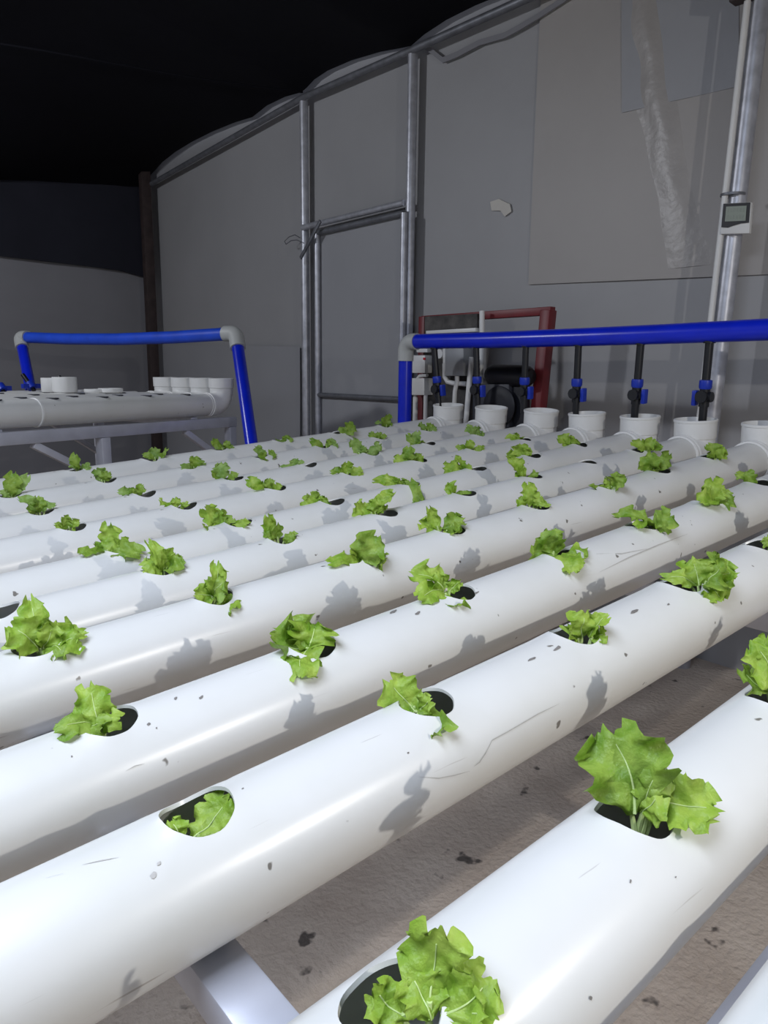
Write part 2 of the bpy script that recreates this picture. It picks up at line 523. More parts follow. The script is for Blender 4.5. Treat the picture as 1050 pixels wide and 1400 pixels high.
# thermo-hygrometer on the leaning post
mX = W - 0.13 - 0.055
def mp(u, v):   # u,v 0..1 within the face, quad in the photograph
    tl = onX(989, 278, mX); trr = onX(1027, 276, mX); bl = onX(985, 320, mX); br = onX(1024, 319, mX)
    return tl.lerp(trr, u).lerp(bl.lerp(br, u), v)
th = thing('thermometer', mp(0.5, 1), 'small black and white digital thermometer strapped to the leaning post', 'thermometer')
def mquad(u0, v0, u1, v1, d0, d1):
    return MB().prism([mp(u0, v0) - Vector((d0, 0, 0)), mp(u1, v0) - Vector((d0, 0, 0)), mp(u1, v1) - Vector((d0, 0, 0)), mp(u0, v1) - Vector((d0, 0, 0))], (-(d1 - d0), 0, 0))
mquad(0, 0, 1, 1, -0.02, 0.0).build('case', 'white_plastic', th, bevel=0.003)
fp = [(0.02, 0.02), (0.98, 0.02), (0.98, 0.66), (0.7, 0.68), (0.45, 0.74), (0.25, 0.80), (0.02, 0.78)]
MB().prism([mp(u, v) - Vector((0.0005, 0, 0)) for u, v in fp], (-0.003, 0, 0)).build('bezel', 'black_plastic', th)
sc = mquad(0.14, 0.12, 0.87, 0.60, 0.0036, 0.005).build('screen', 'screen_lcd', th)
mb = MB()
for r_ in range(2):
    for c_ in range(6):
        u = 0.20 + 0.105 * c_ + (0.02 if c_ > 2 else 0); v = 0.18 + 0.22 * r_
        x = mquad(u, v + 0.01 * (c_ % 2), u + 0.06 - 0.015 * ((c_ + r_) % 3 == 0), v + 0.13, 0.0051, 0.0056)
        mb.add(x.v, x.f)
mb.build('display_segments', 'screen_digit', sc, smooth=False)

# door
dX = W - 0.11
dl = onX(434, 420, dX); dr = onX(551, 400, dX)
dtop = onX(436, 318, dX).z
drail = onX(440, 540, dX).z
door = bpy.data.objects.new('door_1', None); door.location = (dX, (dl.y + dr.y) / 2, 0); col.objects.link(door)
tag(door, 'tarpaulin door on a galvanised tube frame between two posts', None, None, 'structure')
MB().tube([(dX, dl.y, 0.05), (dX, dl.y, dtop)], 0.018, 14).build('door_stile', 'galvanised', door)
MB().tube([(dX, dr.y, 0.05), (dX, dr.y, dtop)], 0.018, 14).build('door_stile', 'galvanised', door)
MB().tube([(dX, dl.y, dtop), (dX, dr.y, dtop)], 0.016, 14).build('door_rail', 'galvanised_dull', door)
MB().tube([(dX, dl.y, drail), (dX, dr.y, drail)], 0.015, 14).build('door_rail', 'galvanised_dull', door)
MB().tube([(dX, dl.y, 0.06), (dX, dr.y, 0.06)], 0.015, 14).build('door_rail', 'galvanised_dull', door)
mb = MB(); vs = []; fs = []; n = 30
for j in range(n + 1):
    for i in range(n + 1):
        u = i / n; v = j / n
        e = math.sin(math.pi * u) * math.sin(math.pi * v)
        d = 0.012 * e * (math.sin(7 * u + 11 * v * (1 - u)) * 0.5 + math.sin(16 * (1 - u) * v + 5 * u) * 0.35)
        vs.append(Vector((dX + 0.02 + d, dl.y + (dr.y - dl.y) * u, 0.05 + (dtop - 0.05) * v)))
for j in range(n):
    for i in range(n):
        q = j * (n + 1) + i
        fs.append((q, q + 1, q + n + 2, q + n + 1))
mb.add(vs, fs).build('door_sheet', 'tarp_cool', door)
# transom tube above the door
za = onX(440, 304, W - 0.1).z; pl_ = onX(417, 350, W - 0.06); p2_ = onX(560, 350, W - 0.06)
tag(MB().tube([(W - 0.09, pl_.y - 0.02, za), (W - 0.09, p2_.y + 0.02, za)], 0.017, 14).build('door_transom', 'galvanised', None), 'galvanised tube across the opening just above the door', 'rail')
tag(MB().bar(onX(438, 302, W - 0.16), onX(411, 353, W - 0.16), 0.012, 0.022).build('latch_bar', 'galvanised_dull', None, bevel=0.002), 'thin slanted metal bar hanging by the top hinge of the door', 'bar')
pts = [onX(x, y, W - 0.10) for x, y in [(410, 325), (403, 321), (395, 324), (389, 330), (391, 334), (398, 329), (406, 328), (412, 331)]]
tag(MB().tube(pts, 0.003, 6).build('wire_loop', 'galvanised_dull', None), 'small twisted wire loop tied to the post by the door', 'wire')

# ------------------------------------------------------------------ growing channels
T0, TR = -1.05, 2.15
PIPES = {0: (0.089, 0.089), 1: (0.250, 0.246), 2: (0.478, 0.468), 3: (0.664, 0.681), 4: (0.908, 0.914), 5: (1.088, 1.125),
         6: (1.246, 1.318), 7: (1.500, 1.525), 8: (1.706, 1.735), 9: (1.985, 1.985), 10: (2.262, 2.225)}   # lateral place at t=0 and t=2.1
RH = 0.027
HT = [0.199 + 0.2405 * k for k in range(-4, 8)]
def s_of(i, t):
    a, b = PIPES[i]
    return a + (b - a) * t / 2.1

def channel_mesh(i):
    rnd = random.Random(100 + i)
    mb = MB()
    TH = math.radians(52); NS = 12; NR = 22
    holes = []
    for k, tc in enumerate(HT):
        holes.append((tc + rnd.uniform(-0.004, 0.004), RH * rnd.uniform(0.96, 1.06), [rnd.uniform(-0.05, 0.05) for _ in range(3)], [rnd.uniform(0, 6.28) for _ in range(3)]))
    th_all = [-TH + 2 * TH * j / NS for j in range(NS + 1)] + [TH + (2 * math.pi - 2 * TH) * j / NR for j in range(1, NR)]
    def P(t, th, rr):
        return pf(s_of(i, t) + rr * math.sin(th), t, -H + rr * math.cos(th))
    for rr, inner in ((PR, False), (PR - 0.0032, True)):
        def ringpair(ta, tb):
            n = len(th_all)
            vs = [P(ta, a, rr) for a in th_all] + [P(tb, a, rr) for a in th_all]
            mb.add(vs, [(j, (j + 1) % n, n + (j + 1) % n, n + j) for j in range(n)])
        prev = T0
        for tc, rh, am, ph in holes:
            ha = 0.048
            a, b = tc - ha, tc + ha
            ringpair(prev, a)
            prev = b
            # remainder strip
            ths = [TH + (2 * math.pi - 2 * TH) * j / NR for j in range(NR + 1)]
            ts = [a + (b - a) * j / NS for j in range(NS + 1)]
            vs = [P(t, x, rr) for t in ts for x in ths]
            mb.add(vs, [(q * (NR + 1) + j, q * (NR + 1) + j + 1, (q + 1) * (NR + 1) + j + 1, (q + 1) * (NR + 1) + j) for q in range(NS) for j in range(NR)])
            # hole patch
            bd = [(-1 + 2 * j / NS, -1) for j in range(NS)] + [(1, -1 + 2 * j / NS) for j in range(NS)] + [(1 - 2 * j / NS, 1) for j in range(NS)] + [(-1, 1 - 2 * j / NS) for j in range(NS)]
            n = len(bd); vs = []; LV = [0, 0.14, 0.45, 1.0]
            for lv in LV:
                for (u, v) in bd:
                    fi = math.atan2(v, u)
                    rv = rh * (1 + sum(am[q] * math.sin((q + 1) * fi + ph[q]) for q in range(3)) * 0.4 + 0.008 * math.sin(9 * fi + ph[0]))
                    ct, cy = tc + rv * math.cos(fi), rv * math.sin(fi)
                    cth = math.asin(max(-0.9, min(0.9, cy / PR)))
                    bt, bth = tc + ha * u, TH * v
                    t = ct + (bt - ct) * lv; x = cth + (bth - cth) * lv
                    lip = (0.0012 + 0.0016 * math.sin(2 * fi + ph[1])) * (1 - lv) ** 3
                    vs.append(P(t, x, rr + lip))
            fs = [(q * n + j, q * n + (j + 1) % n, (q + 1) * n + (j + 1) % n, (q + 1) * n + j) for q in range(len(LV) - 1) for j in range(n)]
            o = len(mb.v)
            mb.add(vs, fs)
            if not inner:
                holes_rim.setdefault((i, tc), []).append((o, n))
            else:
                oo, _ = holes_rim[(i, tc)][0]
                mb.f += [(oo + j, oo + (j + 1) % n, o + (j + 1) % n, o + j) for j in range(n)]
        ringpair(prev, TR + 0.01)
    return mb, holes
holes_rim = {}
HOLES = {}
CUP_T = 2.24
roll = {4: 0.0, 5: 0.01, 6: 0.0, 7: 0.02, 8: -0.07, 9: -0.08, 10: -0.05}
for i in PIPES:
    nth = ORD[11 - i]
    base = pf(s_of(i, 0.5), 0.5, -H - PR)
    t = thing('growing_channel', base, 'white drilled pipe of the near table, %s from the blue corner post' % nth, 'pipe', 'white growing pipes of the near table')
    mb, hs = channel_mesh(i)
    HOLES[i] = hs
    ob = mb.build('tube', 'white_pvc', t, merge=True, angle=50)
    # closed left end
    MB().tube([pf(s_of(i, T0 - 0.035), T0 - 0.035, -H), pf(s_of(i, T0 + 0.03), T0 + 0.03, -H)], 0.0595, 32).build('end_cap', 'fitting_pvc', t)
    s1 = s_of(i, TR)
    a = roll.get(i, 0.0)
    up = (PN * math.cos(a) + PL * math.sin(a)).normalized()
    ax = lambda tt, h: pf(s1, tt, -H) + up * h
    # collar: two raised bands
    for tt in (TR, TR + 0.017):
        MB().lathe(pf(s1, tt, -H), PD, [(0.0555, -0.006), (0.0605, -0.0055), (0.0622, -0.002), (0.0622, 0.002), (0.0605, 0.0055), (0.0555, 0.006)], 40).build('collar_band', 'fitting_pvc', t)
    # elbow
    path = [ax(TR, 0), ax(TR + 0.022, 0)]
    rb = CUP_T - TR - 0.022
    for q in range(1, 9):
        g = q / 8 * math.pi / 2
        path.append(ax(TR + 0.022 + rb * math.sin(g), rb * (1 - math.cos(g)) * 0.55))
    path.append(ax(CUP_T, 0.055))
    MB().tube(path, 0.0575, 36, cap=False).build('elbow', 'fitting_pvc', t)
    o = ax(CUP_T, 0)
    MB().lathe(o, up, [(0.0600, 0.0), (0.0602, 0.044), (0.0600, 0.0455), (0.0632, 0.0460), (0.0636, 0.048), (0.0636, 0.096), (0.0655, 0.0965), (0.0658, 0.1025), (0.0645, 0.104),
                       (0.0605, 0.104), (0.0595, 0.098), (0.0580, 0.05), (0.050, 0.02), (0.001, 0.015)], 40).build('cup', 'fitting_pvc', t)

# ------------------------------------------------------------------ table frame under the channels
tf = thing('table_frame', pf(1.1, 0.6, -1.25), 'silver metal stand carrying the white growing pipes', 'stand')
tf.location.z = 0
zb = -H - PR - 0.001
for tt in (-0.85, 0.19, 1.2, 2.05):
    MB().bar(pf(-0.05, tt, zb - 0.02), pf(2.36, tt, zb - 0.02), 0.04, 0.04, PN).build('crossbar', 'aluminium', tf, bevel=0.003)
for ss in (0.17, 2.30):
    MB().bar(pf(ss, -0.95, zb - 0.0605), pf(ss, 2.10, zb - 0.0605), 0.04, 0.04, PN).build('side_rail', 'aluminium', tf, bevel=0.003)
    for tt in (-0.85, 2.05):
        p = pf(ss, tt, zb - 0.082)
        MB().bar((p.x, p.y, 0), (p.x, p.y, p.z), 0.04, 0.04).build('leg', 'aluminium', tf, bevel=0.003)

# ------------------------------------------------------------------ blue feed header
HTt = CUP_T + 0.012
hdr = thing('feed_header', pf(2.45, HTt, -0.9), 'long blue feed pipe with drop valves above the white pipe cups', 'pipe')
hl = onT(566, 467, HTt); hr = onT(1050, 450.5, HTt); hm = onT(800, 460.7, HTt)
ext = hr + (hr - hm).normalized() * 0.75
MB().tube([hl, hl.lerp(hm, 0.5) + Vector((0, 0, -0.002)), hm, hm.lerp(hr, 0.5) + Vector((0, 0, -0.001)), hr, ext], 0.0315, 28).build('main_pipe', 'blue_pvc', hdr)
corner = onT(555, 467, HTt)
foot = onT(556, 590, HTt); foot = Vector((corner.x, corner.y + 0.005, 0.02))
cdn = (foot - corner).normalized(); cin = (hl - corner).normalized()
# grey elbow
ep = [corner + cin * 0.075]
for q in range(9):
    g = q / 8 * math.pi / 2
    ep.append(corner + cin * 0.045 * (1 - math.sin(g)) + cdn * 0.045 * (1 - math.cos(g)))
ep.append(corner + cdn * 0.085)
MB().tube(ep, 0.0355, 24).build('elbow', 'grey_fitting', hdr)
MB().tube([corner + cdn * 0.06, foot], 0.031, 24).build('corner_post', 'blue_pvc', hdr)
vx = {10: ((594, 476), (600, 551)), 9: ((651, 474), (653, 553)), 8: ((719, 473), (716, 556)), 7: ((791, 472), (787, 560)), 6: ((876, 470), (868, 563)), 5: ((970, 468), (961, 567)), 4: ((1078, 464), (1062, 575))}
for i, (a, b) in vx.items():
    A = onT(a[0], a[1], HTt); B = onT(b[0], b[1], HTt)
    dv = (B - A).normalized()
    L = (B - A).length + 0.03
    A = A - dv * 0.005
    at = lambda h: A + dv * (L * h)
    st = MB().tube([at(0), at(0.03)], 0.018, 14)
    st.tube([at(0.02), at(0.55)], 0.0125, 14)
    st.tube([at(0.78), at(1.0)], 0.0125, 14)
    st.tube([at(0.55), at(0.80)], 0.0155, 14)
    bodyc = at(0.68)
    toward = Vector((-PD.x, -PD.y, 0)).normalized()
    st.tube([bodyc - toward * 0.02, bodyc + toward * 0.026], 0.0185, 14)
    st.tube([bodyc - PL * 0.024, bodyc + PL * 0.024], 0.016, 14)
    vb = st.build('drop_valve', 'black_plastic', hdr)
    MB().lathe(at(0.47), dv, [(0.012, 0), (0.0185, 0.001), (0.0195, 0.006), (0.0195, 0.022), (0.0175, 0.028), (0.012, 0.029)], 12).build('union_nut', 'blue_plastic', vb)
    sg = 1 if i == 5 else -1
    hc = bodyc + PL * (0.030 * sg)
    MB().box(hc + (dv * 0.004), 0.012, 0.007, 0.024, toward.cross(dv).cross(dv).normalized(), toward.cross(dv).normalized(), dv).build('valve_handle', 'blue_plastic', vb, bevel=0.003)

# ------------------------------------------------------------------ pump stand behind the header
bX = W - 0.27
def bp(x, y, d=0.0): return onX(x, y, bX - d)
ps = thing('pump_stand', Vector((bX, bp(665, 500).y, 0)), 'maroon painted steel frame standing against the tarpaulin wall', 'stand')
rt = bp(750, 424); rbm = bp(737, 555)
dd = (rt - rbm).normalized(); rf = rbm - dd * (rbm.z / dd.z)
MB().bar(rf, rt, 0.05, 0.05, Vector((1, 0, 0))).build('upright', 'maroon_paint', ps, bevel=0.003)
lt = bp(581, 433); 
MB().bar((lt.x, lt.y, 0), lt, 0.04, 0.05, Vector((1, 0, 0))).build('upright', 'maroon_paint', ps, bevel=0.003)
MB().bar(bp(579, 437), bp(756, 425), 0.035, 0.034).build('crossbar', 'maroon_paint', ps, bevel=0.003)
z_ = 0.55
MB().bar((bX, lt.y, z_), (bX, rf.y, z_), 0.035, 0.034).build('crossbar', 'maroon_paint', ps, bevel=0.003)
bd = thing('control_board', Vector((bX - 0.03, bp(620, 500).y, 0.5)), 'dirty black board with white boxes and pipes on the maroon frame', 'control board')
def quad(x0, y0, x1, y1, d0, d1, y0r=None, y1r=None):
    y0r = y0 if y0r is None else y0r; y1r = y1 if y1r is None else y1r
    return MB().prism([bp(x0, y0, d0), bp(x1, y0r, d0), bp(x1, y1r, d0), bp(x0, y1, d0)], (-(d1 - d0), 0, 0))
quad(583, 433, 655, 600, 0.028, 0.040, 429, 600).build('backing', 'dirty_board', bd)
quad(588, 452.5, 656, 457, 0.041, 0.07, 448.5, 454).build('shelf_strip', 'white_plastic', bd, bevel=0.003)
bx = quad(573, 486, 591, 510, 0.041, 0.09).build('switch_box', 'white_plastic', bd, bevel=0.004)
MB().prism([bp(579, 489, 0.0905), bp(582, 489, 0.0905), bp(582, 492, 0.0905), bp(579, 492, 0.0905)], (-0.003, 0, 0)).build('indicator', 'red_dot', bx)
quad(571, 517, 592, 540, 0.041, 0.10).build('switch_box', 'white_plastic', bd, bevel=0.004)
quad(575, 476, 590, 482, 0.041, 0.07).build('switch_box', 'white_plastic', bd, bevel=0.003)
quad(622, 475, 648, 514, 0.041, 0.11).build('pump_housing', 'grey_plastic', bd, bevel=0.006)
quad(614, 475, 634, 508, 0.041, 0.085).build('filter_head', 'white_plastic', bd, bevel=0.004)
c = bp(607.5, 484, 0.05)
MB().tube([c + Vector((0.01, 0, 0)), c - Vector((0.035, 0, 0))], 0.022, 20).build('gauge', 'white_plastic', bd)
def wp(pts, r, d, m='white_plastic', nm='pipe_run'):
    MB().tube([bp(x, y, d) for x, y in pts], r, 12).build(nm, m, bd)
wp([(584, 513), (574, 514), (569, 520), (568, 530), (567, 545)], 0.0085, 0.07)
wp([(568, 543), (567, 600)], 0.013, 0.07)
wp([(582, 540), (581, 600)], 0.0105, 0.08)
wp([(608, 497), (608, 515), (612, 522), (620, 524), (638, 525)], 0.0115, 0.075)
wp([(625, 507), (625, 520), (622, 535), (619, 600)], 0.0105, 0.09)
wp([(645, 488), (641, 530), (635, 600)], 0.0125, 0.10)
wp([(659, 425), (659, 470), (657, 524)], 0.012, 0.06)
wp([(610, 470), (618, 470), (624, 480)], 0.008, 0.07)
# black pump / compressor beside the board
pm = thing('air_compressor', Vector((bX - 0.02, bp(690, 540).y, 0.0)), 'black round tank above a dark fan housing inside the maroon frame', 'compressor')
ta = bp(668, 512, 0.06); tb_ = bp(727, 515, 0.06)
dr_ = (tb_ - ta); ln = dr_.length; dn = dr_.normalized()
MB().lathe(ta, dn, [(0.001, -0.004), (0.03, 0.0), (0.043, 0.018), (0.047, 0.04), (0.047, ln - 0.04), (0.043, ln - 0.018), (0.03, ln), (0.001, ln + 0.004)], 28).build('tank', 'black_plastic', pm)
quad(658, 525, 708, 640, 0.03, 0.09).build('fan_housing', 'dark_panel', pm, bevel=0.005)
quad(709, 520, 725, 640, 0.03, 0.07).build('motor_body', 'dark_mesh', pm, bevel=0.005)
c = bp(682, 556, 0.092)
MB().lathe(c, Vector((-1, 0, 0)), [(0.088, -0.006), (0.090, 0.002), (0.086, 0.006), (0.05, 0.010), (0.001, 0.011)], 36).build('fan_guard', 'dark_mesh', pm)
for g in (0.02, 0.05, 0.08):
    cc = ta + dn * (ln * g / 0.1)
MB().box((bX - 0.08, bp(690, 540).y, 0.35), 0.05, 0.11, 0.35).build('plinth', 'dark_panel', pm, bevel=0.006)

# ------------------------------------------------------------------ the second table at the left
q1 = ray(65, 566); q2 = ray(290, 551)
LA = C0 + q1 * 3.25; LB = C0 + q2 * 3.85
LB.z = LA.z = (LA.z + LB.z) / 2
D2 = (LB - LA).normalized(); N2 = Vector((0, 0, 1)); L2 = N2.cross(D2).normalized()
if L2.y < 0: L2 = -L2
def q2f(s, t, n): return LB + L2 * s + D2 * t + N2 * n
for i in range(8):
    s = 0.135 * i
    shared = 'white drilled pipe of the far table, %s from its slanted near blue leg' % ORD[i + 1]
    t = thing('growing_channel', q2f(s, -0.9, -PR), shared, 'pipe', 'white growing pipes of the far table')
    mb = MB()
    mb.tube([q2f(s, -2.6, 0), q2f(s, -1.4, 0), q2f(s, -0.02, 0)], PR, 28)
    mb.build('tube', 'white_pvc', t)
    for k in range(9 if i in (0, 1, 3, 5) else 0):
        c = q2f(s, -0.18 - 0.24 * k - 0.05 * (i % 2), PR)
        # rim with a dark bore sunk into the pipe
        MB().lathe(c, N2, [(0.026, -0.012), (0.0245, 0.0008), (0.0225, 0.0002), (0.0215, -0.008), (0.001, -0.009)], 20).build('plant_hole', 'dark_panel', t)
    if i < 4:
        path = [q2f(s, -0.05, 0), q2f(s, 0, 0)]
        for q in range(1, 9):
            g = q / 8 * math.pi / 2
            path.append(q2f(s, 0.07 * math.sin(g), 0.07 * (1 - math.cos(g))))
        MB().tube(path, 0.0575, 28).build('elbow', 'fitting_pvc', t)
        MB().lathe(q2f(s, -0.03, 0), D2, [(0.055, -0.01), (0.061, -0.008), (0.061, 0.008), (0.055, 0.01)], 28).build('collar_band', 'fitting_pvc', t)
        MB().lathe(q2f(s, 0.07, 0.05), N2, [(0.0578, 0), (0.059, 0.03), (0.063, 0.033), (0.064, 0.080), (0.060, 0.081), (0.057, 0.04), (0.001, 0.03)], 28).build('cup', 'fitting_pvc', t)
    if i == 0:
        MB().lathe(q2f(s, -0.98, 0), D2, [(0.055, -0.006), (0.0585, -0.004), (0.0585, 0.004), (0.055, 0.006)], 28).build('joint_band', 'fitting_pvc', t)
f2 = thing('table_frame', Vector((LB.x - 0.9 * D2.x, LB.y - 0.9 * D2.y, 0)), 'silver metal stand with diagonal braces under the far pipes', 'stand')
zr = -0.090
def t_at(px, s):      # place along the far table's rail seen at this pixel column
    lo, hi = -2.4, 0.3
    for _ in range(40):
        m = (lo + hi) / 2
        if px_of(q2f(-0.035, m, zr))[0] < px: lo = m
        else: hi = m
    return lo
for s in (-0.035, 1.0):
    MB().bar(q2f(s, -2.6, zr), q2f(s, 0.12, zr), 0.04, 0.05, N2).build('side_rail', 'aluminium', f2, bevel=0.003)
    for tt in (-2.3, t_at(140, s), 0.09):
        p = q2f(s, tt, zr - 0.026)
        MB().bar((p.x, p.y, 0), (p.x, p.y, p.z), 0.045, 0.045, D2).build('leg', 'aluminium', f2, bevel=0.003)
    for xa, xb, dz in ((44, 134, 0.17), (252, 320, 0.22)):
        a = q2f(s, t_at(xa, s), zr - 0.03); b = q2f(s, t_at(xb, s), zr - 0.03); b.z = a.z - dz
        MB().bar(a, b, 0.028, 0.028, L2).build('brace', 'aluminium', f2, bevel=0.002)
for tt in (-2.3, -1.15, -0.14):
    MB().bar(q2f(-0.015, tt, -0.0765), q2f(0.98, tt, -0.0765), 0.04, 0.04, N2).build('crossbar', 'aluminium', f2, bevel=0.002)

# its blue header: slanted near leg, long pipe, leg at the other end
hA = atD(320, 456, 3.95); hB = atD(30, 468, 5.2)
hB.z = hA.z + 0.0
h2 = thing('feed_header', Vector((hA.x, hA.y, 0)), 'faded blue feed pipe with grey elbows over the far table', 'pipe')
dh_ = (hB - hA).normalized()
mid = [hA.lerp(hB, f) + Vector((0, 0, -0.02 * math.sin(math.pi * f) - 0.0)) for f in (0.0, 0.25, 0.5, 0.75, 1.0)]
MB().tube(mid, 0.033, 22).build('main_pipe', 'blue_pvc_old', h2)
def leg2(c, px0, dist, inward, z_end=None):
    e = atD(px0[0], px0[1], dist)
    dv = (e - c).normalized()
    if z_end is not None: e = c + dv * ((z_end - c.z) / dv.z)
    ep = [c + inward * 0.06]
    for q in range(9):
        g = q / 8 * math.pi / 2
        ep.append(c + inward * 0.03 * (1 - math.sin(g)) + dv * 0.03 * (1 - math.cos(g)) - inward * 0.012)
    ep.append(c + dv * 0.09 - inward * 0.012)
    MB().tube(ep, 0.040, 22).build('elbow', 'grey_fitting', h2)
    MB().tube([c + dv * 0.06 - inward * 0.012, e - inward * 0.012], 0.031, 22).build('header_leg', 'blue_pvc', h2)
leg2(hA, (340, 598), 3.62, dh_, 0.02)
leg2(hB, (44, 534), 4.9, -dh_, None)
# loose dripper valves lying on the far pipes
for j, (x0, y0, x1, y1, s) in enumerate([(31, 512, 47, 534, 4.3), (81, 515, 92, 532, 4.4), (-6, 520, 6, 537, 4.2)]):
    A = atD(x0, y0, s); B = atD(x1, y1, s - 0.05)
    v = thing('dripper_valve', B, ['black dripper stick with blue valve at the foot of the far blue leg', 'black dripper stick with blue valve beside the wider white cup', 'black dripper stick with blue valve, farthest from the white cups'][j], 'valve', 'dripper sticks on the far table')
    MB().tube([A, B], 0.011, 10).build('stick', 'black_plastic', v)
    dv = (B - A).normalized()
    MB().tube([B - dv * 0.05, B - dv * 0.015], 0.024, 12).build('valve_body', 'blue_plastic', v)
    MB().box(B - dv * 0.03, 0.05, 0.012, 0.012, D2, L2, N2).build('valve_handle', 'blue_plastic', v, bevel=0.003)
# spare white cups and caps resting on the far pipes
for j, (x, y, dist, rr, hh) in enumerate([(72, 533, 4.05, 0.052, 0.07), (89, 534, 4.0, 0.058, 0.075), (130, 534, 3.95, 0.052, 0.018), (151, 532, 3.95, 0.060, 0.022)]):
    c = atD(x, y, dist)
    c.z = LB.z + PR
    lab = ['narrower white pipe cup standing on the far pipes', 'wider white pipe cup standing on the far pipes', 'smaller flat white cap lying on the far pipes', 'larger flat white cap lying on the far pipes'][j]
    tag(MB().lathe(c, N2, [(0.001, 0), (rr * 0.94, 0), (rr, 0.004), (rr, hh - 0.004), (rr * 0.98, hh), (rr * 0.9, hh), (rr * 0.88, hh * 0.5), (0.001, hh * 0.4)], 28).build('pipe_cap', 'fitting_pvc', None), lab, 'pipe cap')

